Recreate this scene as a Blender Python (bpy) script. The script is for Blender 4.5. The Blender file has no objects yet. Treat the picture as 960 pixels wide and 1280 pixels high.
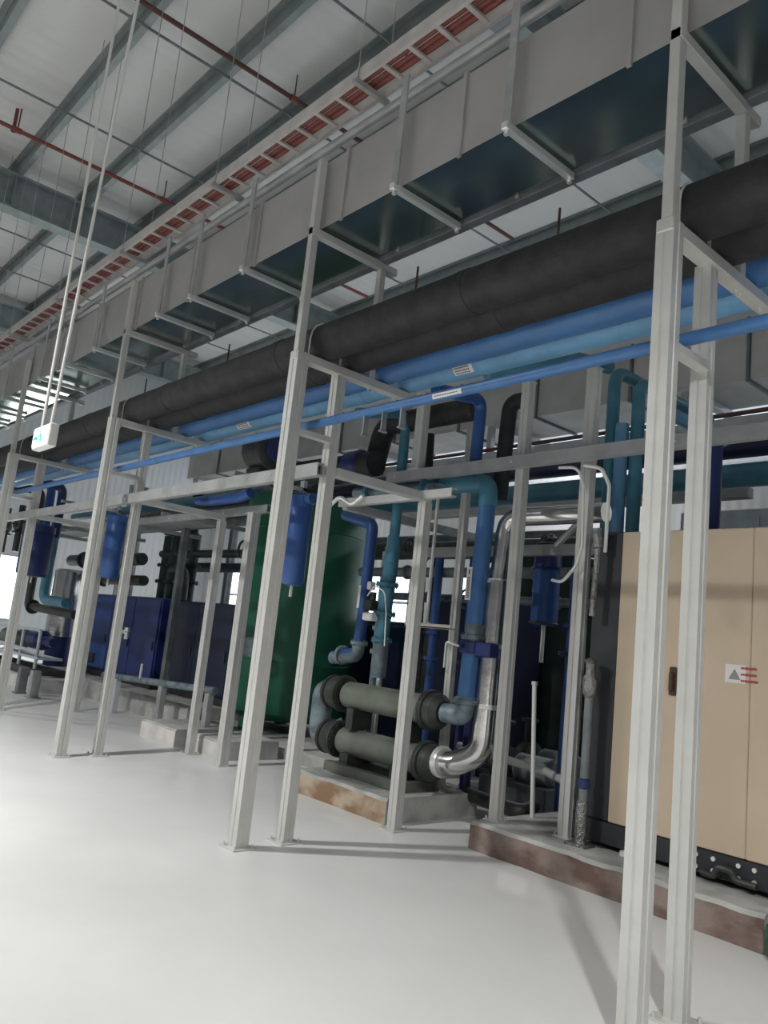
import bpy, math, random
from mathutils import Vector, Matrix
random.seed(7)
D = bpy.data; SC = bpy.context.scene; COL = SC.collection
PI = math.pi

# ---------------------------------------------------------------- materials
def mat(name, col, rough=.5, metal=0., var=.0, vscale=4., bump=0., bscale=40., col2=None, thr=(.4, .6), emit=None, estr=0., stretch=None, coat=0.):
    m = D.materials.new(name); m.use_nodes = True
    nt = m.node_tree; b = nt.nodes['Principled BSDF']
    b.inputs['Base Color'].default_value = (*col, 1); b.inputs['Roughness'].default_value = rough
    b.inputs['Metallic'].default_value = metal
    if coat: b.inputs['Coat Weight'].default_value = coat
    tc = nt.nodes.new('ShaderNodeTexCoord'); src = tc.outputs['Object']
    if stretch:
        mp = nt.nodes.new('ShaderNodeMapping'); mp.inputs['Scale'].default_value = stretch
        nt.links.new(src, mp.inputs['Vector']); src = mp.outputs['Vector']
    if var or col2:
        n = nt.nodes.new('ShaderNodeTexNoise'); n.inputs['Scale'].default_value = vscale; n.inputs['Detail'].default_value = 5
        nt.links.new(src, n.inputs['Vector'])
        r = nt.nodes.new('ShaderNodeValToRGB'); nt.links.new(n.outputs['Fac'], r.inputs['Fac'])
        a = [c*(1-var) for c in col]; c2 = col2 or [min(1, c*(1+var)) for c in col]
        r.color_ramp.elements[0].color = (*a, 1); r.color_ramp.elements[1].color = (*c2, 1)
        r.color_ramp.elements[0].position = thr[0]; r.color_ramp.elements[1].position = thr[1]
        nt.links.new(r.outputs['Color'], b.inputs['Base Color'])
    if bump:
        n2 = nt.nodes.new('ShaderNodeTexNoise'); n2.inputs['Scale'].default_value = bscale; n2.inputs['Detail'].default_value = 3
        nt.links.new(src, n2.inputs['Vector'])
        bp = nt.nodes.new('ShaderNodeBump'); bp.inputs['Strength'].default_value = bump; bp.inputs['Distance'].default_value = .02
        nt.links.new(n2.outputs['Fac'], bp.inputs['Height']); nt.links.new(bp.outputs['Normal'], b.inputs['Normal'])
    if emit:
        b.inputs['Emission Color'].default_value = (*emit, 1); b.inputs['Emission Strength'].default_value = estr
    return m

STEEL = mat('painted_channel_steel', (.60, .60, .575), .45, .3, .03, 6, .04, 60)
STEEL2 = mat('grey_box_steel', (.40, .41, .41), .5, .3, .1, 5, .1, 50)
DSTEEL = mat('dull_grey_steel', (.2, .22, .23), .55, .3, .15, 5)
PALE = mat('pale_grey_paint', (.5, .54, .56), .5, .1, .08, 5)
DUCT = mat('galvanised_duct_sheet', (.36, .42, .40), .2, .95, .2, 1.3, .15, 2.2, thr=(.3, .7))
DUCTR = mat('rear_duct_sheet', (.50, .50, .49), .7, .2, .08, 2)
DUCTS = mat('galvanised_duct_side', (.43, .42, .41), .5, .35, .1, 2, .15, 5, thr=(.3, .7))
BRIGHT = mat('bright_zinc', (.82, .83, .80), .3, .55)
SILVER = mat('aluminium_cladding', (.68, .67, .65), .2, .95, .1, 6, .12, 9)
WRAP = mat('wrinkled_foil', (.27, .27, .265), .35, .8, .2, 12, .9, 45)
BLACK = mat('black_foam_insulation', (.022, .022, .024), .7, 0, .25, 8, .3, 30)
NAVYB = mat('deep_blue_paint', (.03, .09, .28), .4, 0, .1, 5)
BLUE = mat('pipe_blue_paint', (.055, .16, .37), .38, 0, .08, 5)
LBLUE = mat('light_blue_paint', (.13, .31, .50), .38, 0, .1, 5)
TEAL = mat('teal_paint', (.06, .20, .28), .42, 0, .12, 5)
VALVE = mat('valve_blue', (.018, .03, .13), .4)
NAVY = mat('machine_navy', (.02, .035, .17), .4, .1, .12, 2)
NAVYD = mat('machine_dark_navy', (.012, .02, .055), .45, .1, .12, 2)
MIDBL = mat('machine_mid_blue', (.03, .09, .30), .4, .1, .1, 3)
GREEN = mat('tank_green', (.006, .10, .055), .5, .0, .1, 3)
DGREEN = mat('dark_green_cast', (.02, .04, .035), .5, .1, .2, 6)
OLIVE = mat('grey_green_paint', (.15, .17, .14), .5, .1, .12, 5)
DKFL = mat('dark_flange', (.05, .055, .05), .5, .3, .2, 8)
GREYP = mat('grey_pipe_paint', (.17, .22, .25), .45, .2, .3, 9)
RED = mat('sprinkler_red', (.24, .06, .05), .5, .1)
BROWN = mat('rusty_rod', (.12, .06, .05), .7, .2)
CABLE = mat('red_cable', (.20, .06, .05), .65)
WHITEP = mat('white_plastic', (.75, .75, .72), .4)
LADDER = mat('cable_ladder_white', (.60, .58, .56), .45, .3, .06, 6)
BEIGE = mat('beige_panel', (.57, .46, .335), .45, 0, .04, 1.5, .05, 120)
CHAR = mat('charcoal_panel', (.028, .03, .036), .5, .1, .12, 3)
SLABTOP = mat('plinth_cement', (.42, .42, .40), .85, 0, .15, 5, .3, 25)
def brownface(name, a, b):
    return mat(name, a, .85, 0, .15, 3.2, .3, 25, col2=b, thr=(.42, .6), stretch=(1, 1, 1.6))
PL_R = brownface('plinth_brown_face', (.16, .105, .085), (.28, .22, .19))
PL_M = brownface('plinth_tan_face', (.30, .19, .11), (.48, .40, .30))
PL_L = mat('plinth_white_face', (.62, .60, .57), .85, 0, .1, 4, .2, 20)
INK = mat('label_ink', (.03, .03, .04), .6)
REDINK = mat('label_red', (.45, .06, .08), .6)
LABW = mat('label_white', (.72, .70, .68), .5)
GREYINK = mat('label_grey', (.28, .26, .24), .6)
LABG = mat('label_grey_green', (.4, .45, .4), .6)
SIGNE = mat('lit_sign_face', (.8, .9, .88), .4, emit=(.72, 1., .93), estr=1.0)
GRNINK = mat('sign_green', (.02, .28, .2), .5, emit=(.05, .5, .38), estr=.5)
LED = mat('red_led', (.9, .1, .15), .4, emit=(1, .1, .2), estr=9)
GREENCL = mat('green_cloth', (.04, .10, .06), .8, 0, .2, 8)
WINM = mat('daylight_glass', (.8, .85, .9), .2, emit=(.86, .93, 1.), estr=1.7)
WINB = mat('bright_daylight_glass', (.9, .95, 1), .2, emit=(.93, 1., .96), estr=2.6)
LAMPM = mat('tube_lamp', (.9, .9, .9), .4, emit=(.95, 1, 1), estr=6)

def setting_floor():
    m = mat('floor_paint', (.66, .655, .635), .42, 0, .05, .9, .06, 9)
    nt = m.node_tree; b = nt.nodes['Principled BSDF']
    ramp = [n for n in nt.nodes if n.type == 'VALTORGB'][0]
    ramp.color_ramp.elements[0].color = (.63, .63, .62, 1); ramp.color_ramp.elements[1].color = (.72, .72, .71, 1)
    ramp.color_ramp.elements[0].position = .3; ramp.color_ramp.elements[1].position = .7
    return m
FLOORM = setting_floor()
def ribbed(name, col, axis, scale, strength=.5, rough=.55, metal=0.):
    m = D.materials.new(name); m.use_nodes = True; nt = m.node_tree; b = nt.nodes['Principled BSDF']
    b.inputs['Base Color'].default_value = (*col, 1); b.inputs['Roughness'].default_value = rough; b.inputs['Metallic'].default_value = metal
    tc = nt.nodes.new('ShaderNodeTexCoord'); w = nt.nodes.new('ShaderNodeTexWave'); w.bands_direction = axis
    w.inputs['Scale'].default_value = scale; nt.links.new(tc.outputs['Object'], w.inputs['Vector'])
    bp = nt.nodes.new('ShaderNodeBump'); bp.inputs['Strength'].default_value = strength; bp.inputs['Distance'].default_value = .03
    nt.links.new(w.outputs['Fac'], bp.inputs['Height']); nt.links.new(bp.outputs['Normal'], b.inputs['Normal'])
    return m
CEILM = ribbed('roof_lining', (.68, .68, .66), 'X', 1.1, .5)
WALLM = ribbed('wall_cladding', (.62, .63, .64), 'X', 1.6, .3)
WALLY = ribbed('end_wall_cladding', (.62, .63, .64), 'Y', 1.6, .3)
PURL = mat('purlin_grey', (.29, .33, .33), .5, .4, .08, 4)

# ---------------------------------------------------------------- mesh builder
def V(*a): return Vector(a)
def frame(d):
    d = d.normalized(); a = V(0, 0, 1) if abs(d.z) < .9 else V(1, 0, 0)
    u = d.cross(a).normalized(); return u, d.cross(u).normalized()
class M:
    def __init__(s): s.v = []; s.f = []
    def add(s, vs, fs):
        n = len(s.v); s.v += [Vector(v) for v in vs]; s.f += [tuple(i+n for i in f) for f in fs]; return s
    def box(s, x0, x1, y0, y1, z0, z1, ch=0.):
        if ch <= 0:
            vs = [(x, y, z) for z in (z0, z1) for y in (y0, y1) for x in (x0, x1)]
            return s.add(vs, [(0, 2, 3, 1), (4, 5, 7, 6), (0, 1, 5, 4), (2, 6, 7, 3), (0, 4, 6, 2), (1, 3, 7, 5)])
        c = ch; sx = min(c, (x1-x0)*.45); sy = min(c, (y1-y0)*.45); sz = min(c, (z1-z0)*.45)
        def ring(z, i):
            a, b = (sx, sy) if i else (0, 0)
            o = i  # inset ring at top/bottom
            X0, X1, Y0, Y1 = (x0+a, x1-a, y0+b, y1-b) if o else (x0, x1, y0, y1)
            return [(X0+sx, Y0, z), (X1-sx, Y0, z), (X1, Y0+sy, z), (X1, Y1-sy, z), (X1-sx, Y1, z), (X0+sx, Y1, z), (X0, Y1-sy, z), (X0, Y0+sy, z)]
        rs = ring(z0, 1)+ring(z0+sz, 0)+ring(z1-sz, 0)+ring(z1, 1)
        fs = []
        for k in range(3):
            for i in range(8):
                j = (i+1) % 8; fs.append((k*8+i, k*8+j, k*8+8+j, k*8+8+i))
        fs.append(tuple(range(7, -1, -1))); fs.append(tuple(range(24, 32)))
        return s.add(rs, fs)
    def cyl(s, p0, p1, r, r1=None, n=20):
        p0, p1 = Vector(p0), Vector(p1); r1 = r if r1 is None else r1; u, w = frame(p1-p0)
        vs = []
        for p, q in ((p0, r), (p1, r1)):
            for i in range(n): a = 2*PI*i/n; vs.append(p+u*q*math.cos(a)+w*q*math.sin(a))
        fs = [(i, (i+1) % n, n+(i+1) % n, n+i) for i in range(n)]
        fs += [tuple(range(n-1, -1, -1)), tuple(range(n, 2*n))]
        return s.add(vs, fs)
    def lathe(s, p, ax, prof, n=28):   # prof: (along, radius)
        p, ax = Vector(p), Vector(ax).normalized(); u, w = frame(ax); vs = []
        for h, r in prof:
            for i in range(n): a = 2*PI*i/n; vs.append(p+ax*h+u*r*math.cos(a)+w*r*math.sin(a))
        fs = []
        for k in range(len(prof)-1):
            for i in range(n): fs.append((k*n+i, k*n+(i+1) % n, k*n+n+(i+1) % n, k*n+n+i))
        fs += [tuple(range(n-1, -1, -1)), tuple(range((len(prof)-1)*n, len(prof)*n))]
        return s.add(vs, fs)
    def tube(s, pts, r, bend=0., n=16, seg=7):
        P = [Vector(p) for p in pts]; path = [P[0]]
        for i in range(1, len(P)-1):
            a, b, c = P[i-1], P[i], P[i+1]; d0 = (b-a).normalized(); d1 = (c-b).normalized()
            ang = d0.angle(d1)
            if bend <= 0 or ang < .02: path.append(b); continue
            t = min(bend*math.tan(ang/2), (b-a).length*.49, (c-b).length*.49)
            s0, s1 = b-d0*t, b+d1*t
            for k in range(seg+1):
                q = k/seg; path.append(s0*(1-q)**2+b*2*q*(1-q)+s1*q*q)
        path.append(P[-1])
        vs = []; d = (path[1]-path[0]).normalized(); u, w = frame(d)
        for i, p in enumerate(path):
            if i == 0: dd = path[1]-path[0]
            elif i == len(path)-1: dd = path[-1]-path[-2]
            else: dd = (path[i+1]-path[i]).normalized()+(path[i]-path[i-1]).normalized()
            dd.normalize(); u = (u-dd*u.dot(dd)).normalized(); w = dd.cross(u)
            for k in range(n): a = 2*PI*k/n; vs.append(p+u*r*math.cos(a)+w*r*math.sin(a))
        m = len(path); fs = []
        for i in range(m-1):
            for k in range(n): fs.append((i*n+k, i*n+(k+1) % n, i*n+n+(k+1) % n, i*n+n+k))
        fs += [tuple(range(n-1, -1, -1)), tuple(range((m-1)*n, m*n))]
        return s.add(vs, fs)
    def prism(s, poly, axis, a, b):   # poly in the two remaining axes
        def mk(p, t):
            return {0: (t, p[0], p[1]), 1: (p[0], t, p[1]), 2: (p[0], p[1], t)}[axis]
        n = len(poly); vs = [mk(p, a) for p in poly]+[mk(p, b) for p in poly]
        fs = [(i, (i+1) % n, n+(i+1) % n, n+i) for i in range(n)]+[tuple(range(n-1, -1, -1)), tuple(range(n, 2*n))]
        return s.add(vs, fs)
    def flange(s, p, ax, r, t=.03, bolts=8):
        p, ax = Vector(p), Vector(ax).normalized()
        s.lathe(p-ax*t, ax, [(0, r*.96), (.004, r), (t-.004, r), (t-.001, r*.97), (t+.001, r*.97), (t+.004, r), (2*t-.004, r), (2*t, r*.96)], 24)
        u, w = frame(ax)
        for i in range(bolts):
            a = 2*PI*i/bolts; c = p+u*r*.83*math.cos(a)+w*r*.83*math.sin(a)
            s.cyl(c-ax*(t+.015), c+ax*(t+.015), r*.07, n=6)
        return s
    def ring(s, p, ax, R, r, n=24, m=8):
        p, ax = Vector(p), Vector(ax).normalized(); u, w = frame(ax); vs = []
        for i in range(n):
            a = 2*PI*i/n; e = u*math.cos(a)+w*math.sin(a)
            for k in range(m):
                b = 2*PI*k/m; vs.append(p+e*(R+r*math.cos(b))+ax*r*math.sin(b))
        fs = [(i*m+k, ((i+1) % n)*m+k, ((i+1) % n)*m+(k+1) % m, i*m+(k+1) % m) for i in range(n) for k in range(m)]
        return s.add(vs, fs)
def obj(name, mb, m, parent=None, ang=35, loc=None):
    me = D.meshes.new(name); off = Vector((0, 0, 0))
    if parent is not None:
        q = parent
        while q is not None: off += q.location; q = q.parent
    elif loc is not None: off = Vector(loc)
    me.from_pydata([v-off for v in mb.v], [], mb.f); me.update()
    import bmesh
    b = bmesh.new(); b.from_mesh(me); bmesh.ops.recalc_face_normals(b, faces=b.faces); b.to_mesh(me); b.free()
    me.shade_smooth()
    try: me.set_sharp_from_angle(angle=math.radians(ang))
    except Exception: pass
    me.materials.append(m)
    o = D.objects.new(name, me); COL.objects.link(o)
    if parent is not None: o.parent = parent
    elif loc is not None: o.location = loc
    return o
def loose(name, mb, m, parent):
    par = list(range(len(mb.v)))
    def fd(i):
        while par[i] != i: par[i] = par[par[i]]; i = par[i]
        return i
    for f in mb.f:
        a = fd(f[0])
        for i in f[1:]: par[fd(i)] = a
    comp = {}
    for f in mb.f: comp.setdefault(fd(f[0]), []).append(f)
    for fs in comp.values():
        idx = sorted({i for f in fs for i in f}); mp = {i: k for k, i in enumerate(idx)}
        q = M(); q.v = [mb.v[i] for i in idx]; q.f = [tuple(mp[i] for i in f) for f in fs]
        obj(name, q, m, parent)
def tag(o, label, cat, group=None, kind=None):
    if label: o['label'] = label
    if cat: o['category'] = cat
    if group: o['group'] = group
    if kind: o['kind'] = kind
    return o
def thing(name, label, cat, loc, group=None):
    o = D.objects.new(name, None); COL.objects.link(o); o.location = loc; o.empty_display_size = .1
    return tag(o, label, cat, group)
def single(name, mb, m, label, cat, group=None, kind=None, loc=None):
    return tag(obj(name, mb, m, None, loc=loc), label, cat, group, kind)
def struct(name, mb, m):
    o = obj(name, mb, m); o['kind'] = 'structure'; return o
def dup(root, loc, label=None, group=None):
    r = root.copy(); COL.objects.link(r); r.location = loc
    if label: r['label'] = label
    if group: r['group'] = group
    for ch in list(root.children):
        c = ch.copy(); COL.objects.link(c); c.parent = r
        for g in list(ch.children):
            e = g.copy(); COL.objects.link(e); e.parent = c
    return r

# ---------------------------------------------------------------- the hall
XE, YB, ZC = -24., 13., 9.5
struct('floor', M().box(XE-.3, 9, -10, YB+.3, -.2, 0), FLOORM)
struct('ceiling', M().box(XE-.3, 9, -10, YB+.3, ZC+.2, ZC+.3), CEILM)
# back wall with a high strip of windows and a lower row
hi0, hi1 = 5.25, 5.95
wb = M(); wb.box(XE, 9, YB, YB+.2, 0, 1.6); wb.box(XE, 9, YB, YB+.2, 3.2, hi0); wb.box(XE, 9, YB, YB+.2, hi1, ZC+.2)
lowin = [(-22.6, -20.6), (-19.2, -17.2), (-15.8, -13.8), (-12.4, -10.4), (-9, -7)]
x = XE
for a, b in lowin: wb.box(x, a, YB, YB+.2, 1.6, 3.2); x = b
wb.box(x, 9, YB, YB+.2, 1.6, 3.2)
struct('wall_back', wb, WALLM)
for i, (a, b) in enumerate(lowin):
    f = M()
    for (p, q, r, s) in ((a, b, 1.6, 1.66), (a, b, 3.14, 3.2), (a, a+.06, 1.6, 3.2), (b-.06, b, 1.6, 3.2), (a, b, 2.36, 2.42), ((a+b)/2-.03, (a+b)/2+.03, 1.6, 3.2)):
        f.box(p, q, YB-.02, YB+.1, r, s)
    w = struct('window_%d' % (i+1), f, PALE)
    g = obj('pane', M().box(a+.03, b-.03, YB+.04, YB+.06, 1.63, 3.17), WINM, w)
f = M(); f.box(XE, 9, YB-.02, YB+.1, hi0, hi0+.05); f.box(XE, 9, YB-.02, YB+.1, hi1-.05, hi1)
x = XE
while x < 9: f.box(x, x+.06, YB-.02, YB+.1, hi0, hi1); x += 1.5
w = struct('window_6', f, PALE); obj('pane', M().box(XE, 9, YB+.04, YB+.06, hi0+.02, hi1-.02), WINM, w)
# end wall with a bright roller-door window
we = M(); we.box(XE-.2, XE, -10, 6.35, 0, ZC+.2); we.box(XE-.2, XE, 7.3, YB, 0, ZC+.2); we.box(XE-.2, XE, 6.35, 7.3, 0, .95); we.box(XE-.2, XE, 6.35, 7.3, 2.75, ZC+.2)
struct('wall_left', we, WALLY)
f = M(); f.box(XE-.1, XE+.03, 6.35, 7.3, .9, .96); f.box(XE-.1, XE+.03, 6.35, 7.3, 2.72, 2.78); f.box(XE-.1, XE+.03, 6.33, 6.38, .9, 2.78); f.box(XE-.1, XE+.03, 7.27, 7.32, .9, 2.78)
w = struct('window_7', f, PALE); obj('pane', M().box(XE-.08, XE-.06, 6.38, 7.27, .96, 2.72), WINB, w)

# purlins (Z sections) along the hall, girders across
def purlin(y, top=ZC+.2):
    z1 = top; z0 = top-.24; t = .012
    poly = [(y-.09, z1-.03), (y-.09, z1), (y+t, z1), (y+t, z0+t), (y+.09, z0+t), (y+.09, z0+.03), (y+.09+t, z0+.03), (y+.09+t, z0), (y, z0), (y, z1-t), (y-.09+t, z1-t), (y-.09+t, z1-.03)]
    return M().prism(poly, 0, XE, 3)
ys = [-3.5, -2.15, -.8, .55, 1.92, 3.28, 4.58, 5.85, 7.2, 8.55, 9.9, 11.25]
for y in ys:
    obj('roof_purlin', purlin(y), PURL)['kind'] = 'structure'
def girder(x):
    g = M()
    for z0, z1, h in ((8.75, 8.79, .17), (9.40, 9.45, .17)): g.box(x-h, x+h, -4, YB, z0, z1)
    g.box(x-.012, x+.012, -4, YB, 8.79, 9.40)
    for y in ys: g.box(x-.15, x+.15, y-.01, y+.01, 8.79, 9.40)
    return g
for x in (-15.6, -7.3+1.6, -22.8): obj('roof_girder', girder(x), PURL)['kind'] = 'structure'
def name_struct():
    n = 0
    for o in D.objects:
        if o.name.startswith(('roof_purlin', 'roof_girder')): n += 1; o.name = 'trim_%d' % n
name_struct()
k = 0
for x in (-12.8, -9.95, -18.1, -20.3, -7.6):
    r = M()
    for a, b in zip(ys[:-1], ys[1:]): r.cyl((x, a, 9.45), (x, b, 9.45), .02, n=8)
    o = struct('trim_%d' % (40+k), r, DSTEEL); k += 1
# red sprinkler lines below the purlins
for x, lb in ((-13.55, 'red sprinkler pipe crossing under the roof beyond the hanging sign rods'), (-9.27, 'red sprinkler pipe crossing the roof nearest the cable ladder top')):
    t = thing('sprinkler_pipe', lb, 'pipe', (x, 2, 9.2), 'sprinkler pipes under the roof')
    obj('pipe_run', M().tube([(x, -6, 9.2), (x, 10.5, 9.2)], .035, n=10), RED if x < -10 else BROWN, t)
    cp = M(); hd = M()
    for y in (-3.2, .2, 2.75, 5.4): cp.cyl((x, y-.06, 9.2), (x, y+.06, 9.2), .05, n=10); hd.cyl((x, y, 9.2), (x, y, 9.6), .012, n=6)
    loose('coupling', cp, RED, t); loose('hanger_rod', hd, BROWN, t)
t = thing('sprinkler_pipe', 'short red upright sprinkler riser at the upper left of the roof', 'pipe', (-13.7, 2.7, 9.2), None)
obj('riser', M().cyl((-13.7, 2.72, 9.23), (-13.7, 2.72, 9.9-.25), .03, n=8), RED, t)
obj('sprinkler_head', M().cyl((-13.7, 2.72, 9.23), (-13.7, 2.72, 9.3), .045, n=8), BROWN, t)

# ---------------------------------------------------------------- concrete plinths
def plinth(x0, x1, y0, y1, h, face, label, seed, tm=SLABTOP):
    rnd = random.Random(seed)
    if seed == 2: y1 = 5.62
    t = thing('concrete_plinth', label, 'concrete plinth', ((x0+x1)/2, (y0+y1)/2, 0))
    n = max(3, int((x1-x0)/.12)); body = M()
    # irregular broken top edge along the front
    top = []; zs = [h+rnd.uniform(-.006, .006) for _ in range(n+1)]; yy = [y0+rnd.uniform(-.008, .008) for _ in range(n+1)]
    xs = [x0+(x1-x0)*i/n for i in range(n+1)]
    vs = []
    for i in range(n+1): vs += [(xs[i], yy[i], 0), (xs[i], yy[i], zs[i]-.025), (xs[i], yy[i]+.02, zs[i]), (xs[i], y1, h), (xs[i], y1, 0)]
    fs = []
    for i in range(n):
        a, b = i*5, i*5+5
        for k_ in range(5): fs.append((a+k_, b+k_, b+(k_+1) % 5, a+(k_+1) % 5))
    fs += [(4, 3, 2, 1, 0), tuple(n*5+i for i in range(5))]
    body.add(vs, fs)
    o = obj('plinth_body', body, face, t, ang=30)
    o.data.materials.append(tm)
    for p in o.data.polygons:
        if p.normal.z > .35 or p.normal.x > .6: p.material_index = 1
    return t
plinth(-4.08, -1.93, 4.68, 8.2, .2, PL_R, 'brown-stained concrete plinth carrying the beige cabinet', 1)
plinth(-6.12, -4.83, 4.52, 5.6, .2, PL_M, 'tan-faced concrete plinth under the grey twin-shell heat exchanger', 2)
plinth(-9.35, -8.45, 4.5, 5.25, .2, PL_L, 'whitewashed concrete plinth beside the paired rear posts, the farther one', 3)
plinth(-8.22, -7.6, 4.62, 5.35, .2, PL_L, 'whitewashed concrete plinth just right of the paired rear posts', 4)
plinth(-9.75, -6.3, 5.45, 7.25, .135, SLABTOP, 'wide low grey concrete plinth under the large green tank', 5)
plinth(-16.4, -9.8, 5.35, 8.4, .294, SLABTOP, 'long grey concrete plinth under the blue machines', 6)
plinth(-18.5, -13.7, 4.62, 5.32, .22, PL_L, 'pale concrete plinth at far left below the pipework skid', 7)
plinth(-5.6, -4.2, 6.2, 9.2, .12, SLABTOP, 'low dark concrete plinth behind the exchanger elbow', 8)
single('green_sheet', M().box(-1.90, -1.45, 4.60, 4.66, .0, .19, .02), GREENCL, 'green sheet standing against the brown plinth at the right edge', 'sheet')

# ---------------------------------------------------------------- rack frames
def post(x, y, z0, z1, w=.1, d=.1, groove=True):
    # steel tube with a shallow groove pressed into every face
    g = .006; a = w/2; b = d/2; q = .18
    if not groove: return M().box(x-a, x+a, y-b, y+b, z0, z1, .004)
    p = [(-a, -b), (-a*q, -b), (-a*q*.6, -b+g), (a*q*.6, -b+g), (a*q, -b), (a, -b), (a, -b*q), (a-g, -b*q*.6), (a-g, b*q*.6), (a, b*q), (a, b), (a*q, b), (a*q*.6, b-g), (-a*q*.6, b-g), (-a*q, b), (-a, b), (-a, b*q), (-a+g, b*q*.6), (-a+g, -b*q*.6), (-a, -b*q)]
    return M().prism([(x+u, y+v) for u, v in p], 2, z0, z1)
def plate(x, y, z=0, s=.09):
    m = M().box(x-s, x+s, y-s, y+s, z, z+.01, .002)
    for i in (-1, 1):
        for j in (-1, 1): m.cyl((x+i*s*.75, y+j*s*.75, z+.01), (x+i*s*.75, y+j*s*.75, z+.03), .008, n=6)
    return m
def rack(x, label, wf=.1, back=True, thin_top=5.0, wb=.082):
    t = thing('rack_frame', label, 'rack frame', (x, 3.05, 0), 'pipe rack frames')
    obj('post', post(x, 3.05, .01, 3.46, wf, wf), STEEL, t)
    obj('post', post(x-.02, 3.44, .01, 3.41, .085, wb), STEEL, t)
    obj('base_plate', plate(x, 3.05), STEEL, t); obj('base_plate', plate(x-.02, 3.44), STEEL, t)
    obj('bracket_arm', M().box(x-.04, x+.04, 2.995, 4.22, 3.40, 3.465, .004), STEEL, t)
    obj('tie_bar', M().box(x-.03, x+.03, 3.08, 3.42, 2.86, 2.905, .004), STEEL, t)
    for yc, r in ((3.27, .147), (3.57, .147), (3.88, .112), (4.12, .112)):
        zc = 3.61 if r > .12 else 3.575
        pts = [(x, yc-r, 3.37)]+[(x, yc-r*math.cos(q*PI/8), zc+r*math.sin(q*PI/8)) for q in range(9)]+[(x, yc+r, 3.37)]
        obj('u_bolt', M().tube(pts, .007, n=6), BRIGHT, t)
    obj('upper_post', M().box(x-.03+.01, x+.035, 3.0, 3.06, 3.466, thin_top, .003), STEEL, t)
    obj('upper_post', M().box(x-.03+.01, x+.035, 3.69, 3.745, 3.466, 4.38, .003), STEEL, t)
    obj('duct_support', M().box(x-.02, x+.04, 3.0, 3.86, 4.38, 4.438, .004), STEEL, t)
    if back:
        obj('cross_beam', M().box(x-.04, x+.04, 3.485, 4.5, 2.62, 2.69, .004), STEEL, t)
        obj('post', post(x-.03, 4.49, .01, 2.62, .09, .08), STEEL, t)
        obj('base_plate', plate(x-.03, 4.49), STEEL, t)
    return t
rack(-1.75, 'nearest grey steel rack frame, in front of the beige cabinet', back=False, wf=.088, wb=.07)
rack(-4.66, 'grey steel rack frame in front of the grey heat exchanger')
rack(-8.02, 'grey steel rack frame in front of the blue machines')
rack(-11.45, 'farthest grey steel rack frame at the left edge below the hanging sign', thin_top=4.8, wf=.12, wb=.11)

def lone_post(x, y, z0, z1, label, w=.09, d=.08, group='single back posts', m=STEEL):
    t = thing('support_post', label, 'post', (x, y, z0), group)
    obj('upright', post(x, y, z0+.01, z1, w, d), m, t); obj('base_plate', plate(x, y, z0, .07), m, t)
    obj('cap_plate', M().box(x-w/2-.01, x+w/2+.01, y-d/2-.01, y+d/2+.01, z1, z1+.008), m, t)
    return t
lone_post(-7.33, 4.47, 0, 2.66, 'grey steel post left of the green tank standing on the floor', .11, .1)
lone_post(-4.0, 4.88, .2, 3.66, 'tall grey post at the left end of the brown plinth, beside the silver pipe bend', .08, .08)
lone_post(-3.47, 5.02, .2, 3.72, 'tall grey post on the brown plinth beside the charcoal cabinet edge')
lone_post(-5.18, 4.82, 3.02, 3.75, 'grey post rising behind the heat exchanger up to the blue pipes', .1, .08)
lone_post(-4.97, 5.27, .2, 3.72, 'thin pale post carrying the small shelf bracket behind the exchanger', .07, .06)
lone_post(-11.3, 5.70, .3, 2.9, 'dark grey post in front of the blue machines', .1, .1, m=DSTEEL)
lone_post(-13.1, 7.6, .3, 4.2, 'dark grey post behind the manifold above the blue machines', .12, .12, m=DSTEEL)
lone_post(-10.3, 8.6, .0, 4.2, 'dark grey post between the blue machines and the green tank, far back', .12, .12, m=DSTEEL)

def beam(name, x0, x1, y, z0, z1, label, d=.06, m=STEEL, grp=None):
    t = thing(name, label, 'beam', ((x0+x1)/2, y, z0), grp)
    tt = .008; c = M()
    poly = [(y-d/2, z0), (y+d/2, z0), (y+d/2, z0+tt*1.5), (y-d/2+tt, z0+tt*1.5), (y-d/2+tt, z1-tt*1.5), (y+d/2, z1-tt*1.5), (y+d/2, z1), (y-d/2, z1)]
    c.prism(poly, 0, x0, x1); obj('channel', c, m, t)
    b = M(); xx = x0+.12
    while xx < x1: b.cyl((xx, y-d/2-.008, (z0+z1)/2), (xx, y-d/2+.01, (z0+z1)/2), .01, n=6); xx += 1.4
    loose('bolt', b, BRIGHT, t)
    return t
beam('rack_beam', -15.2, -4.66, 3.42-.065, 2.60, 2.70, 'long grey channel beam running along the rack frames at left', m=STEEL2)
beam('rack_beam', -5.55, -1.83, 4.80, 2.92, 3.02, 'long grey channel beam shining in front of the tall right posts', m=STEEL2)
beam('rack_beam', -5.75, -4.3, 4.42, 2.63, 2.70, 'short grey channel beam on top of the exchanger post')
beam('rack_beam', -12.5, -7.25, 4.60, 2.69, 2.78, 'grey channel beam on the rear posts left of the green tank', m=STEEL2)
beam('rack_beam', -14.5, -8.9, 6.3, 2.98, 3.10, 'dull channel beam above the blue machines', m=DSTEEL)
beam('rack_beam', -14.5, -9.95, 7.2, 2.36, 2.46, 'dull lower channel beam just above the blue machines', m=DSTEEL)
t = thing('rack_beam', 'grey cross beam between the exchanger post and the back pipes', 'beam', (-4.97, 5.3, 2.9))
obj('channel', M().box(-5.72, -5.66, 4.42, 6.2, 2.6, 2.68, .004), STEEL2, t)

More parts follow.
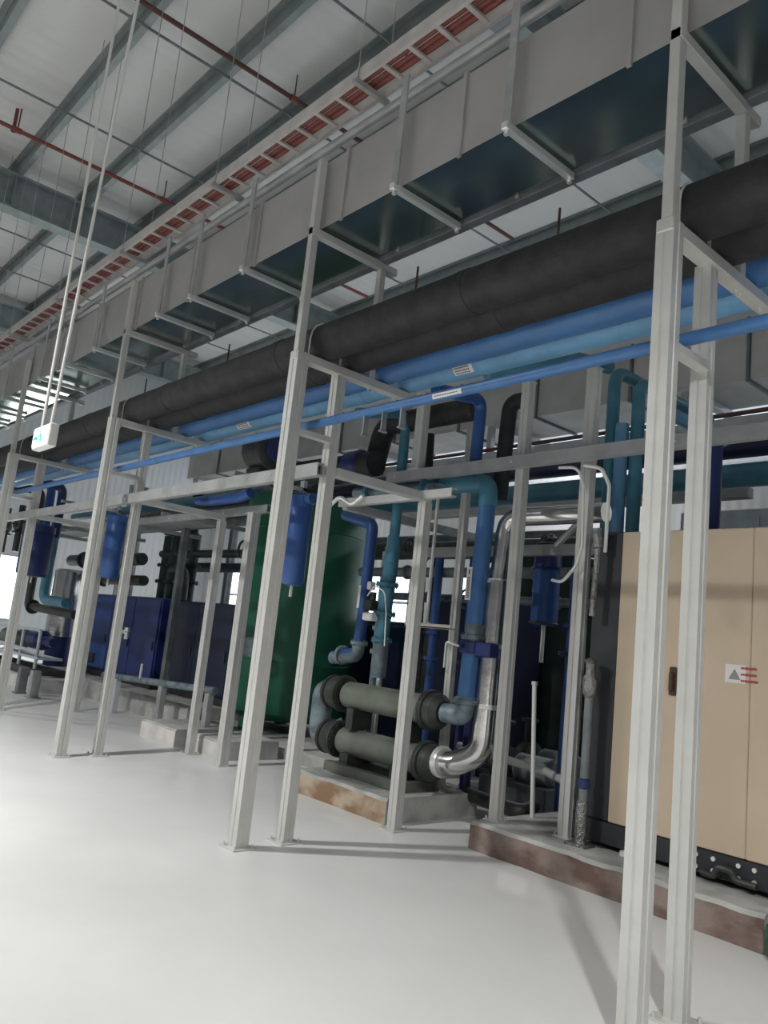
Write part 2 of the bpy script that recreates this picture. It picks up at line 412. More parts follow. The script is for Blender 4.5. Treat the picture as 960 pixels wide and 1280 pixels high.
# ---------------------------------------------------------------- long pipes on the arms
def longpipe(name, y, z, r, m, label, x0=-22, x1=1.5, sm=None, joints=3.0, jm=None):
    t = thing(name, label, 'pipe', (-4, y, z))
    obj('pipe_run', M().cyl((x0, y, z), (x1, y, z), r, n=32), m, t)
    j = M(); x = x1-.7
    while x > x0: j.lathe((x, y, z), (1, 0, 0), [(-.05, r*.99), (-.045, r*1.035), (.045, r*1.035), (.05, r*.99)], 32); x -= joints
    loose('joint_band', j, jm or m, t); return t
longpipe('insulated_pipe', 3.27, 3.61, .14, BLACK, 'front black insulated pipe on top of the rack arms', joints=2.0)
longpipe('insulated_pipe', 3.57, 3.61, .14, BLACK, 'second black insulated pipe behind the front one on the rack arms', joints=2.0)
longpipe('water_pipe', 3.88, 3.575, .105, BLUE, 'dark blue pipe directly behind the black insulated pipes', joints=6)
lb = longpipe('water_pipe', 4.12, 3.575, .105, LBLUE, 'light blue pipe at the outer end of the rack arms', joints=6)
sp = longpipe('air_pipe', 3.22, 2.955, .032, BLUE, 'slim blue pipe running low between the rack posts', joints=4)
def pipelabel(par, x0, x1, y, z, r, ang, h, m=LABW, lines=3, inkm=INK):
    """a curved sticker on a pipe lying along X; ang = mean angle (deg) below the horizontal facing -Y"""
    mb = M(); n = 6; vs = []; fs = []; da = h/r
    for i in range(n+1):
        a = math.radians(ang)-da/2+da*i/n
        for x in (x0, x1): vs.append((x, y-(r+.002)*math.cos(a), z-(r+.002)*math.sin(a)))
    for i in range(n): fs.append((2*i, 2*i+1, 2*i+3, 2*i+2))
    mb.add(vs, fs); o = obj('sticker', mb, m, par)
    for j in range(lines):
        a = math.radians(ang)-da/2+da*(j+.7)/(lines+.4); k2 = M(); x = x0+(x1-x0)*.08
        while x < x1-(x1-x0)*.15:
            w_ = (x1-x0)*random.uniform(.04, .09); hh = da*.07
            k2.add([(x, y-(r+.004)*math.cos(a-hh), z-(r+.004)*math.sin(a-hh)), (x+w_, y-(r+.004)*math.cos(a-hh), z-(r+.004)*math.sin(a-hh)), (x+w_, y-(r+.004)*math.cos(a+hh), z-(r+.004)*math.sin(a+hh)), (x, y-(r+.004)*math.cos(a+hh), z-(r+.004)*math.sin(a+hh))], [(0, 1, 2, 3)])
            x += w_*1.4
        obj('lettering', k2, inkm, o)
    return o
pipelabel(lb, -4.05, -3.86, 4.12, 3.575, .105, 42, .07)
pipelabel(sp, -3.36, -3.12, 3.22, 2.955, .032, 20, .03, lines=1)
pipelabel(lb, -8.2+1.0, -6.95, 4.12, 3.575, .105, 42, .07)
# pipe clips hanging under the slim blue pipe
for x, w_ in ((-4.02, 'left one'), (-3.83, 'middle one'), (-3.65, 'right one')):
    single('hanger_clip', M().box(x-.006, x+.006, 3.2, 3.24, 2.80, 2.93).box(x-.012, x+.012, 3.19, 3.25, 2.79, 2.80), DSTEEL, 'thin clip under the slim blue pipe right of the middle rack frame, '+w_, 'clip', 'clips under the slim blue pipe')

# ---------------------------------------------------------------- overhead duct
t = thing('air_duct', 'long rectangular galvanised air duct above the black pipes', 'duct', (-4, 3.4, 4.43))
DY0, DY1, DZ0, DZ1 = 3.09, 3.65, 4.46, 5.02
xs = [1.5-1.18*i for i in range(15)]
for a, b in zip(xs[1:], xs[:-1]):
    mb = M().box(a, b, DY0, DY1, DZ0, DZ1)
    # shallow cross-break on the bottom sheet
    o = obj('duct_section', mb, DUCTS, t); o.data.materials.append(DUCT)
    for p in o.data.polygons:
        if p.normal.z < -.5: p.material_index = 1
    fl = M()
    fl.box(b-.014, b+.014, DY0-.018, DY0, DZ0-.018, DZ1+.018); fl.box(b-.014, b+.014, DY1, DY1+.018, DZ0-.018, DZ1+.018)
    fl.box(b-.014, b+.014, DY0, DY1, DZ1, DZ1+.018)
    obj('duct_flange', fl, DUCTS, t)
ed = M().box(xs[-1], 1.5, DY1+.02, DY1+.1, DZ0-.03, DZ0+.04, .004)
single('cable_tray', ed, DSTEEL, 'dark slim tray running along the lower back edge of the overhead duct', 'tray')
hx = [-2.79, -3.75, -5.66, -6.58, -7.42+.15, -8.9, -9.85, -10.8, -12.4, -13.4, -14.3, -15.2]
hw = {-2.79: 'nearest bar, right of the middle rack frame', -3.75: 'bar one step right of the middle rack frame', -5.66: 'bar one step left of the middle rack frame'}
proto = None
for i, x in enumerate(hx):
    lab = 'zinc trapeze hanger under the duct, '+hw.get(x, ['', '', '', 'fourth from the right', 'fifth from the right', 'sixth from the right', 'seventh from the right', 'eighth from the right', 'ninth from the right', 'tenth from the right', 'eleventh from the right', 'last toward the far left'][i])
    if proto is None:
        proto = t = thing('duct_hanger', lab, 'hanger', (x, 3.05, 4.37), 'trapeze hangers under the duct')
        obj('cross_bar', M().box(x-.021, x+.024, 3.0, 3.66, 4.396, 4.442, .003), BRIGHT, t)
        obj('strap', M().box(x-.03, x+.03, 3.02, 3.035, 4.43, 5.25), STEEL2, t)
        obj('rod', M().cyl((x, 3.64, 4.38), (x, 3.64, 4.4), .008, n=6), BROWN, t)
        nt_ = M()
        for y in (3.028, 3.64): nt_.cyl((x, y, 4.37), (x, y, 4.396), .016, n=6)
        loose('nut', nt_, BRIGHT, t)
    else: dup(proto, (x, 3.05, 4.37), lab)
# brown hanger rods seen below the duct
for x, lb_ in ((-3.05, 'right of the middle rack frame'), (-4.42, 'beside the middle rack frame'), (-7.35, 'left of the third rack frame'), (-9.4, 'toward the far end')):
    single('hanger_rod', M().cyl((x, 3.9, 3.9), (x, 3.9, 4.42), .009, n=6).cyl((x, 3.9, 3.9), (x, 3.9, 3.92), .018, n=6), BROWN, 'thin brown threaded rod between duct and black pipes '+lb_, 'rod', 'threaded rods below the duct')

# cable ladder, red cables, and the grey channels by the duct
t = thing('cable_ladder', 'pale cable ladder high under the roof carrying red cables', 'cable ladder', (-6, 3.15, 5.5))
for y in (3.03, 3.27):
    obj('side_rail', M().prism([(y-.014, 5.5), (y+.014, 5.5), (y+.014, 5.508), (y-.006, 5.508), (y-.006, 5.592), (y+.014, 5.592), (y+.014, 5.6), (y-.014, 5.6)], 0, -20, 1.5), LADDER, t)
r = M(); x = -20
i = 0
while x < 1.4: r.box(x, x+.035, 3.03, 3.27, 5.505, 5.525); x += .27
loose('rung', r, LADDER, t)
hr = M(); x = -19.0
while x < 1.5:
    for y in (3.01, 3.29): hr.cyl((x, y, 5.46), (x, y, 9.4), .005, n=5)
    hr.box(x-.02, x+.02, 2.98, 3.32, 5.46, 5.498); x += 2.1
loose('trapeze', hr, STEEL2, t)
for y, r_ in ((3.09, .022), (3.14, .018), (3.19, .024)):
    pts = []; x = -20
    while x <= 1.5: pts.append((x, y+random.uniform(-.003, .003), 5.526+r_+random.uniform(0, .004))); x += .75
    single('power_cable', M().tube(pts, r_, n=8), CABLE, 'red cable on the cable ladder, '+{3.09: 'nearest the hall side', 3.14: 'in the middle', 3.19: 'the thick one on the plant side'}[y], 'cable', 'red cables on the ladder')
single('conduit_pipe', M().tube([(-20, 3.2, 5.28), (1.5, 3.2, 5.28)], .035, n=12), STEEL2, 'grey conduit pipe running below the cable ladder', 'conduit')
t = thing('cable_tray', 'grey cable tray with reddish cables resting over the duct', 'cable tray', (-6, 3.45, 5.12))
obj('tray', M().prism([(3.34, 5.20), (3.34, 5.12), (3.66, 5.12), (3.66, 5.20), (3.65, 5.20), (3.65, 5.13), (3.35, 5.13), (3.35, 5.20)], 0, -20, 1.5), STEEL2, t)
br = M(); x = -19.5
while x < 1.5: br.box(x, x+.05, 3.2, 3.75, 5.06, 5.115); x += 1.18
loose('bearer', br, STEEL2, t)
for y, r_ in ((3.39, .03), (3.46, .028), (3.53, .03)):
    pts = []; x = -20
    while x <= 1.5: pts.append((x, y+random.uniform(-.003, .003), 5.135+r_+random.uniform(0, .012))); x += .8
    single('power_cable', M().tube(pts, r_, n=8), CABLE, 'reddish cable in the tray over the duct, '+{3.39: 'front one', 3.46: 'middle one', 3.53: 'rear one'}[y], 'cable', 'cables in the tray over the duct')

# ---------------------------------------------------------------- hanging sign
t = thing('exit_sign', 'lit green and white hanging exit sign with a red light, on two white rods', 'sign', (-6.25, 1.86, 2.64))
x0, x1, y0, y1, z0, z1 = -6.42, -6.06, 1.83, 1.9, 2.63, 2.81
obj('housing', M().box(x0, x1, y0, y1, z0, z1, .008), WHITEP, t)
fc = obj('sign_face', M().box(x0+.015, x1-.08, y0-.006, y0, z0+.02, z1-.015, .002), SIGNE, t)
g = M()   # running figure and arrow in green
Y_ = y0-.009
g.prism([(x0+.045, 2.712), (x0+.07, 2.742), (x0+.07, 2.724), (x0+.13, 2.724), (x0+.13, 2.70), (x0+.07, 2.70), (x0+.07, 2.684)], 1, Y_, Y_+.004)
cx = x0+.19
g.cyl((cx-.008, Y_, 2.757), (cx-.008, Y_+.004, 2.757), .011, n=12)
g.prism([(cx-.012, 2.742), (cx+.012, 2.738), (cx+.022, 2.70), (cx+.002, 2.70)], 1, Y_, Y_+.004)
g.prism([(cx+.002, 2.702), (cx+.018, 2.70), (cx-.01, 2.672), (cx-.03, 2.672), (cx-.03, 2.68), (cx-.014, 2.682)], 1, Y_, Y_+.004)
g.prism([(cx+.008, 2.702), (cx+.022, 2.70), (cx+.036, 2.678), (cx+.056, 2.67), (cx+.052, 2.661), (cx+.028, 2.668)], 1, Y_, Y_+.004)
g.prism([(cx-.01, 2.742), (cx-.002, 2.736), (cx-.026, 2.716), (cx-.04, 2.722), (cx-.037, 2.728), (cx-.026, 2.726)], 1, Y_, Y_+.004)
obj('pictogram', g, GRNINK, fc)
e = M()
for k2, s_ in enumerate('EXIT'):
    xx = x0+.075+k2*.035; z_ = 2.775; h_ = .016; w_ = .016; q = .004
    if s_ == 'E': e.box(xx, xx+q, Y_, Y_+.004, z_, z_+h_); [e.box(xx+q, xx+w_, Y_, Y_+.004, z_+dz, z_+dz+.003) for dz in (0, .0065, .013)]
    if s_ == 'X': e.prism([(xx, z_), (xx+q, z_), (xx+w_, z_+h_), (xx+w_-q, z_+h_)], 1, Y_, Y_+.003); e.prism([(xx+w_-q, z_), (xx+w_, z_), (xx+q, z_+h_), (xx, z_+h_)], 1, Y_+.0031, Y_+.004)
    if s_ == 'I': e.box(xx+.006, xx+.01, Y_, Y_+.004, z_, z_+h_)
    if s_ == 'T': e.box(xx+.006, xx+.01, Y_, Y_+.004, z_, z_+h_-.003); e.box(xx, xx+w_, Y_, Y_+.004, z_+h_-.003, z_+h_)
obj('lettering', e, GRNINK, fc)
obj('indicator', M().cyl((x1-.03, y0-.012, 2.745), (x1-.03, y0, 2.745), .018, n=14), LED, t)
for xx, xt in ((-6.36, -6.33), (-6.15, -5.60)):
    obj('rod', M().tube([(xx, 1.865, 2.80), (xt, 1.865, ZC+.2)], .013, n=10), WHITEP, t)
# ---------------------------------------------------------------- beige cabinet
t = thing('machine_cabinet', 'large beige panelled machine cabinet with charcoal frame on the brown plinth', 'cabinet', (-2.2, 5.6, .2))
CX0, CX1, CY0, CY1, CZ1 = -3.36, -1.0, 5.02, 7.0, 2.41
obj('body', M().box(CX0, CX1, CY0+.03, CY1, .42, CZ1, .008), CHAR, t)
obj('corner_frame', M().box(CX0, -3.135, CY0, CY0+.03, .385, CZ1, .004), CHAR, t)
def panel(a, b, name, lab=None):
    p = M().box(a, b, CY0-.012, CY0+.028, .385, CZ1-.005, .006)
    o = obj(name, p, BEIGE, t)
    if lab: o['label'] = lab
    return o
d1 = panel(-3.13, -2.60, 'door'); d2 = panel(-2.592, -2.19, 'door'); d3 = panel(-2.188, -1.55, 'door'); d4 = panel(-1.542, -1.0, 'door')
h = M(); h.box(-2.715, -2.665, CY0-.03, CY0-.012, 1.29, 1.475, .005); h.box(-2.705, -2.68, CY0-.055, CY0-.028, 1.32, 1.44, .004)
obj('handle', h, mat('handle_brown', (.06, .035, .025), .5), d1)
e = M(); e.ring((-2.95, CY0-.014, .59), (0, 1, 0), .032, .003); e.ring((-2.95, CY0-.014, .59), (0, 1, 0), .018, .003); obj('emblem', e, LABG, d1)
# warning label
lb_ = obj('warning_label', M().box(-2.345, -2.145-.07, CY0-.0145, CY0-.012, 1.415, 1.53), LABW, d2)
tri = M(); cx = -2.285
tri.prism([(cx-.038, 1.437), (cx+.038, 1.437), (cx, 1.503)], 1, CY0-.0165, CY0-.0145)
obj('warning_triangle', tri, GREYINK, lb_)
ink = M()
for z in (1.512, 1.473, 1.434):
    x = -2.235-.01
    while x < -2.15:
        w_ = random.uniform(.006, .013); ink.box(x, x+w_, CY0-.0165, CY0-.0125, z-.008, z+.006); x += w_+.003
lb2 = obj('warning_text', ink, REDINK, d2)
# charcoal base skid with bolts
bs = obj('base_frame', M().box(CX0, CX1, CY0-.01, CY1, .235, .38, .004), CHAR, t)
ft = M()
for x in (-3.0, -1.3):
    ft.box(x, x+.11, CY0-.05, CY0+.12, .2, .235)
loose('mount_pad', ft, LABW, t)
bt = M()
for x in (-2.49, -2.38, -2.225, -2.13, -1.9, -1.7):
    for z in (.272, .342): bt.cyl((x, CY0-.022, z), (x, CY0-.01, z), .014, n=12)
loose('bolt', bt, BRIGHT, bs)
pp = M(); pp.tube([(-2.44, CY0-.03, .25), (-2.36, CY0-.05, .25), (-2.33, CY0-.06, .31), (-2.25, CY0-.06, .31), (-2.22, CY0-.05, .26), (-2.1, CY0-.05, .26)], .02, .03, 10)
obj('drain_pipe', pp, DKFL, t)

# ---------------------------------------------------------------- heat exchanger
t = thing('heat_exchanger', 'grey-green twin-shell heat exchanger lying on the tan plinth', 'heat exchanger', (-5.5, 5.0, .2))
HY = 5.0
for z, xr, nm in ((.90, -4.93, 'upper'), (.47, -4.93, 'lower')):
    obj('shell', M().cyl((-6.02, HY, z), (xr, HY, z), .125, n=32), OLIVE, t)
    hd = M(); hd.flange((-6.1, HY, z), (1, 0, 0), .175, .028, 12); hd.lathe((-6.24, HY, z), (1, 0, 0), [(0, .15), (.01, .158), (.1, .158), (.11, .15)], 28)
    hd.flange((-6.27, HY, z), (1, 0, 0), .165, .02, 12)
    obj('end_flange', hd, DKFL, t)
    hd = M(); hd.flange((-4.90, HY, z), (1, 0, 0), .175, .03, 12); hd.lathe((-4.87, HY, z), (1, 0, 0), [(0, .155), (.07, .15), (.12, .1)], 28)
    obj('end_flange', hd, DKFL, t)
u = M().tube([(-6.28, HY, .90), (-6.44, HY, .90), (-6.44, HY, .47), (-6.28, HY, .47)], .105, .2, 20, 10)
o = obj('return_bend', u, GREYP, t)
for x in (-5.85, -5.15):
    s_ = M().box(x-.05, x+.05, HY-.12, HY+.12, .60, .79, .004); obj('saddle', s_, DKFL, t)
    s_ = M().box(x-.06, x+.06, HY-.14, HY+.14, .28, .38, .004); obj('saddle', s_, DKFL, t)
obj('skid', M().box(-6.03, -4.98, HY-.22, HY-.14, .2, .29, .004).box(-6.03, -4.98, HY+.14, HY+.22, .2, .29, .004).box(-6.03, -5.93, HY-.14, HY+.14, .2, .28).box(-5.08, -4.98, HY-.14, HY+.14, .2, .28), OLIVE, t)

def vpipe(name, pts, r, m, label, bend=.12, flanges=(), fm=None, group=None, cat='pipe', n=18):
    t = thing(name, label, cat, pts[0], group)
    obj('pipe_run', M().tube(pts, r, bend, n), m, t)
    for (p, ax, rr) in flanges: obj('flange', M().flange(p, ax, rr, .018, 8), fm or m, t)
    return t
# blue riser into the upper shell
t = vpipe('water_pipe', [(-4.47, 5.02, 2.76), (-4.53, 5.02, 1.0)], .075, BLUE, 'thick blue riser with a white sticker above the heat exchanger', 0, [((-4.505, 5.02, 1.55), (0, 0, 1), .105), ((-4.53, 5.02, 1.02), (0, 0, 1), .105)], GREYP)
el = M().tube([(-4.74, 5.0, .90), (-4.53, 5.02, .90), (-4.53, 5.02, 1.06)], .082, .13, 18); obj('elbow', el, GREYP, t)
obj('elbow', M().tube([(-4.47, 5.02, 2.68), (-4.465, 5.02, 2.88), (-4.75, 5.02, 2.9), (-5.0, 5.0, 2.9)], .08, .12, 18), TEAL, t)
st = M().box(-4.535-.03, -4.535+.03, 4.94-.004, 4.94, 1.86, 2.14); so = obj('sticker', st, LABW, t)
st = M().box(-4.54, -4.528, 4.932, 4.935, 2.08, 2.12); z = 1.88
while z < 2.05: st.box(-4.552+random.uniform(0, .01), -4.52, 4.932, 4.935, z, z+.006); z += .014
obj('lettering', st, INK, so)
obj('sleeve', M().cyl((-4.497, 5.02, 1.52), (-4.50, 5.02, 1.66), .08, n=18), GREYP, t)
# butterfly valve across riser and silver pipe
t = thing('pipe_valve', 'blue valve with a hand lever clamped on the riser beside the silver pipe', 'valve', (-4.4, 4.98, 1.45))
obj('valve_body', M().lathe((-4.51, 5.02, 1.42), (0, 0, 1), [(0, .1), (.01, .108), (.09, .108), (.1, .1)], 20).box(-4.40, -4.24, 4.93, 5.05, 1.40, 1.52, .01), VALVE, t)
obj('stem', M().cyl((-4.51, 4.95, 1.47), (-4.51, 4.86, 1.47), .015, n=8), VALVE, t)
obj('lever', M().tube([(-4.51, 4.86, 1.47), (-4.66, 4.86, 1.5), (-4.66, 4.86, 1.28)], .01, .03, 8), BRIGHT, t)
# silver clad pipe out of lower shell
SY = 5.14
t = thing('insulated_pipe', 'silver metal-clad pipe bending up from the heat exchanger and over to the right', 'pipe', (-4.6, SY, .5))
obj('cladding', M().tube([(-4.76, 5.0, .50), (-4.60, 5.02, .50), (-4.41, SY, .62), (-4.40, SY, 1.0), (-4.38, SY, 2.05)], .1, .28, 24, 12), SILVER, t)
obj('cladding', M().tube([(-4.38, SY, 2.03), (-4.36, SY+.02, 2.60), (-3.4, SY+.05, 2.60)], .08, .17, 24, 12), SILVER, t)
cl = M()
for z in (1.0, 1.5, 2.04): cl.lathe((-4.39, SY, z), (0, 0, 1), [(-.02, .09), (-.018, .1), (.018, .1), (.02, .09)], 24)
cl.lathe((-4.72, 5.0, .5), (1, 0, 0), [(-.03, .12), (-.02, .13), (.02, .13), (.03, .12)], 24)
loose('seam_band', cl, BRIGHT, t)
vpipe('insulated_pipe', [(-4.56, 5.32, .75), (-4.56, 5.32, 1.9)], .055, SILVER, 'slim silver-clad pipe just left of the large silver bend, lower part', 0)
vpipe('insulated_pipe', [(-4.56, 5.32, 1.9), (-4.54, 5.32, 2.62), (-4.2, 5.7, 2.75)], .045, SILVER, 'slim silver-clad pipe rising beside the thick blue riser', .1)
# blue / teal / black verticals
vpipe('water_pipe', [(-4.55, 4.35, 3.55), (-4.62, 5.0, 3.66), (-4.64, 5.0, 2.95)], .055, NAVYB, 'deep blue drop pipe left of the black riser with the round end', .12, cat='pipe')
vpipe('water_pipe', [(-4.68, 5.25, 2.9), (-4.70, 5.25, 1.05)], .05, VALVE, 'dark blue pipe standing close behind the thick blue riser', 0, [((-4.68, 5.25, 1.8), (0, 0, 1), .09), ((-4.68, 5.25, 1.6), (0, 0, 1), .09)])
vpipe('insulated_pipe', [(-4.24, 5.2, 3.66), (-4.46, 5.2, 3.66), (-4.5, 5.2, 2.78)], .07, BLACK, 'black insulated riser whose top turns right to a round end', .1, cat='pipe')
vpipe('water_pipe', [(-5.57, 4.35, 3.5), (-5.60, 5.0, 3.68), (-5.61, 5.0, 2.2)], .05, TEAL, 'teal drop pipe from the long pipes down behind the exchanger post', .12, cat='pipe')
t = vpipe('water_pipe', [(-5.62, 5.02, 2.45), (-5.66, 5.02, 1.75), (-5.66, 5.02, 1.1)], .07, TEAL, 'thick teal pipe with flanged valve above the heat exchanger', 0, [((-5.66, 5.02, 1.98), (0, 0, 1), .11), ((-5.66, 5.02, 1.7), (0, 0, 1), .11), ((-5.66, 5.02, 1.45), (0, 0, 1), .1)])
obj('sleeve', M().cyl((-5.66, 5.02, 1.12), (-5.66, 5.02, 1.42), .075, n=16), GREYP, t)
t = thing('pipe_valve', 'small dark gear valve with thin white cable on the teal pipe', 'valve', (-5.8, 4.95, 1.8))
obj('gearbox', M().box(-5.88, -5.76, 4.92, 5.04, 1.72, 1.82, .01).cyl((-5.8, 4.98, 1.82), (-5.8, 4.98, 1.9), .03, n=12), DKFL, t)
obj('indicator', M().box(-5.86, -5.80, 4.93, 5.0, 1.92, 2.0, .008), WHITEP, t)
obj('cable', M().tube([(-5.83, 4.93, 1.86), (-5.7, 4.9, 1.96), (-5.55, 4.9, 1.9), (-5.5, 4.9, 1.7), (-5.5, 4.92, 1.4)], .007, .1, 6), WHITEP, t)
obj('actuator', M().box(-5.80, -5.66, 4.86, 4.95, 1.62, 1.7, .01), WHITEP, t)
vpipe('insulated_pipe', [(-5.47, 5.2, 3.5), (-5.42, 5.3, .2)], .055, BLACK, 'black insulated vertical pipe right of the teal pipe', 0)
t = vpipe('water_pipe', [(-6.85, 5.35, 2.78), (-6.18, 5.2, 2.62), (-6.2, 5.2, 1.3), (-6.55, 5.2, 1.24)], .06, NAVYB, 'blue pipe dropping along the right side of the green tank', .1, [((-6.2, 5.2, 1.4), (0, 0, 1), .09), ((-6.45, 5.2, 1.26), (1, 0, 0), .1)], GREYP)
obj('elbow', M().tube([(-6.2, 5.2, 1.42), (-6.21, 5.2, 1.27), (-6.6, 5.2, 1.22)], .066, .1, 16), GREYP, t)
obj('sticker', M().box(-6.225, -6.19, 5.135, 5.139, 1.75, 1.98), LABW, t)
vpipe('drain_pipe', [(-6.02, 5.3, 2.4), (-6.05, 5.3, .2)], .03, GREYP, 'slim grey pipe beside the blue pipe next to the green tank', 0)
vpipe('drain_pipe', [(-5.84, 5.2, 1.62), (-5.86, 5.22, .2)], .028, BRIGHT, 'slim bright pipe below the gear valve', 0)
# black elbow pipes up on the platform
vpipe('insulated_pipe', [(-6.1, 5.05, 3.14), (-5.98, 5.05, 3.62), (-4.75, 5.08, 3.62)], .11, BLACK, 'thick black insulated pipe rising in an elbow right of the middle rack frame', .2)
t = vpipe('insulated_pipe', [(-7.35, 4.75, 3.15), (-5.7, 4.75, 3.12)], .125, BLACK, 'thick black pipe lying on the platform behind the middle rack frame', 0, [((-7.3, 4.75, 3.15), (1, 0, 0), .2)], DKFL)
obj('valve_body', M().lathe((-6.1, 4.75, 3.13), (1, 0, 0), [(0, .13), (.02, .15), (.2, .15), (.22, .13)], 24), VALVE, t)
t = thing('blower_motor', 'dark round motor with blue end on the platform left of the middle rack frame', 'motor', (-6.95, 4.3, 3.15))
obj('fan_cover', M().lathe((-7.25, 4.35, 3.3), (1, 0, 0), [(0, .12), (.02, .2), (.1, .21), (.34, .21), (.36, .18)], 28), DKFL, t)
obj('end_plate', M().lathe((-6.89, 4.35, 3.3), (1, 0, 0), [(0, .12), (.02, .12), (.05, .06)], 20), VALVE, t)
obj('foot', M().box(-7.2, -6.95, 4.22, 4.48, 2.98, 3.1, .005), DKFL, t)
t = vpipe('water_pipe', [(-5.95, 4.75, 2.84), (-5.0, 4.85, 2.84), (-4.92, 5.05, 2.84)], .06, GREYP, 'grey horizontal pipe with flanges at the level of the right beam', .08, [((-5.75, 4.77, 2.84), (1, 0, 0), .1), ((-5.05, 4.84, 2.84), (1, 0, 0), .1)], TEAL)
# tangle of pale cable ties under beam
single('flexible_hose', M().tube([(-6.2, 4.2, 2.72), (-6.05, 4.25, 2.62), (-5.9, 4.3, 2.72), (-5.8, 4.3, 2.6), (-5.62, 4.3, 2.7), (-5.5, 4.35, 2.62), (-5.35, 4.35, 2.7)], .02, .08, 8), BRIGHT, 'bright flexible hose coiled below the cross beam of the middle rack frame', 'hose')
# conduit pair + shelf
for x, w_ in ((-5.17, 'left one'), (-5.06, 'right one')):
    vpipe('conduit_pipe', [(x, 5.0, 2.78), (x, 5.0, 1.66), (x+.05, 5.0, 1.62)], .016, LADDER, 'thin pale conduit above the exchanger, '+w_, .03, group='thin conduits above the exchanger', n=8)
single('cable_shelf', M().box(-5.3, -4.72, 4.96, 5.04, 1.6, 1.615, .002).box(-5.3, -4.72, 4.96, 4.965, 1.6, 1.64), LADDER, 'small pale bracket shelf between exchanger post and blue riser', 'shelf')
vpipe('insulated_pipe', [(-5.28, 5.6, 2.0), (-5.3, 5.6, .2)], .035, BRIGHT, 'thin bright pipe seen between the exchanger post and conduits', 0)
# right-hand items between posts
t = thing('air_filter', 'dark blue hanging filter cylinder between the two tall right posts', 'filter', (-4.52, 6.0, 1.7))
obj('bowl', M().lathe((-4.53, 6, 1.74), (0, 0, 1), [(0, .1), (.02, .125), (.5, .125), (.52, .11)], 24), NAVYB, t)
obj('head', M().lathe((-4.53, 6, 2.26), (0, 0, 1), [(0, .11), (.02, .13), (.24, .12), (.26, .08)], 24), VALVE, t)
obj('drain', M().cyl((-4.53, 6, 1.4), (-4.53, 6, 1.74), .02, n=10), BRIGHT, t)
obj('clamp_ring', M().ring((-4.53, 6, 1.76), (0, 0, 1), .128, .012), DKFL, t)
vpipe('water_pipe', [(-4.22, 6.05, 2.36), (-4.25, 6.05, .0)], .06, NAVYB, 'deep blue pipe right of the hanging filter cylinder', 0, [((-4.24, 6.05, 1.75), (0, 0, 1), .11), ((-4.24, 6.05, 1.5), (0, 0, 1), .12)], VALVE)
vpipe('drain_pipe', [(-4.07, 5.95, 1.72), (-4.09, 5.95, .2)], .025, BRIGHT, 'thin bright pipe right of the deep blue pipe', 0)
single('hand_wheel', M().ring((-4.2, 6.35, 1.02), (.5, 1, 0), .2, .035).cyl((-4.38, 6.35, 1.02), (-4.02, 6.35, 1.02), .02), BLACK, 'black round hand wheel low between the two tall right posts', 'wheel')
t = vpipe('drain_pipe', [(-4.05, 5.3, 1.22), (-3.98, 5.3, .2)], .018, WHITEP, 'thin white standing pipe low between the two tall right posts', 0)
obj('top_cap', M().cyl((-4.05, 5.3, 1.22), (-4.05, 5.3, 1.25), .026), BRIGHT, t)
t = thing('wrapped_pipe', 'foil-wrapped pipe with a blue collar in front of the charcoal cabinet edge', 'pipe', (-3.42, 5.22, .3))
WX, WY = -3.275, 4.92
obj('pipe_run', M().cyl((WX, WY, .45), (WX, WY, 1.24), .03), DSTEEL, t)
obj('foil_wrap', M().lathe((WX, WY, 1.2), (0, 0, 1), [(0, .03), (.03, .05), (.13, .055), (.17, .035), (.24, .035), (.26, .055), (.28, .02)], 16), WRAP, t)
obj('collar', M().lathe((WX, WY, .58), (0, 0, 1), [(0, .03), (.01, .042), (.06, .042), (.07, .03)], 16), VALVE, t)
obj('fitting', M().cyl((WX, WY, .20), (WX, WY, .5), .04, n=12).box(WX-.08, WX+.08, WY-.08, WY+.06, .2, .22), WRAP, t)
single('flexible_hose', M().tube([(-3.30, 4.93, 2.42), (-3.28, 4.93, 2.28)], .035, 0, 10).tube([(-3.28, 4.93, 2.3), (-3.30, 4.93, 1.78)], .022, 0, 8), WRAP, 'braided hose hanging left of the charcoal cabinet edge', 'hose')
single('power_cable', M().tube([(-3.62, 4.85, 2.90), (-3.45, 4.86, 2.89), (-3.42, 4.9, 2.75), (-3.42, 4.93, 2.3), (-3.46, 4.93, 2.15), (-3.58, 4.93, 2.02), (-3.68, 4.94, 2.04)], .012, .12, 8), WHITEP, 'white cable looping down the left side of the plinth post', 'cable')
single('power_cable', M().tube([(-3.40, 4.86, 2.90), (-3.26, 4.88, 2.87), (-3.23, 4.95, 2.75), (-3.24, 4.96, 2.25)], .014, .07, 8), WHITEP, 'white cable dropping down the right side of the plinth post', 'cable')
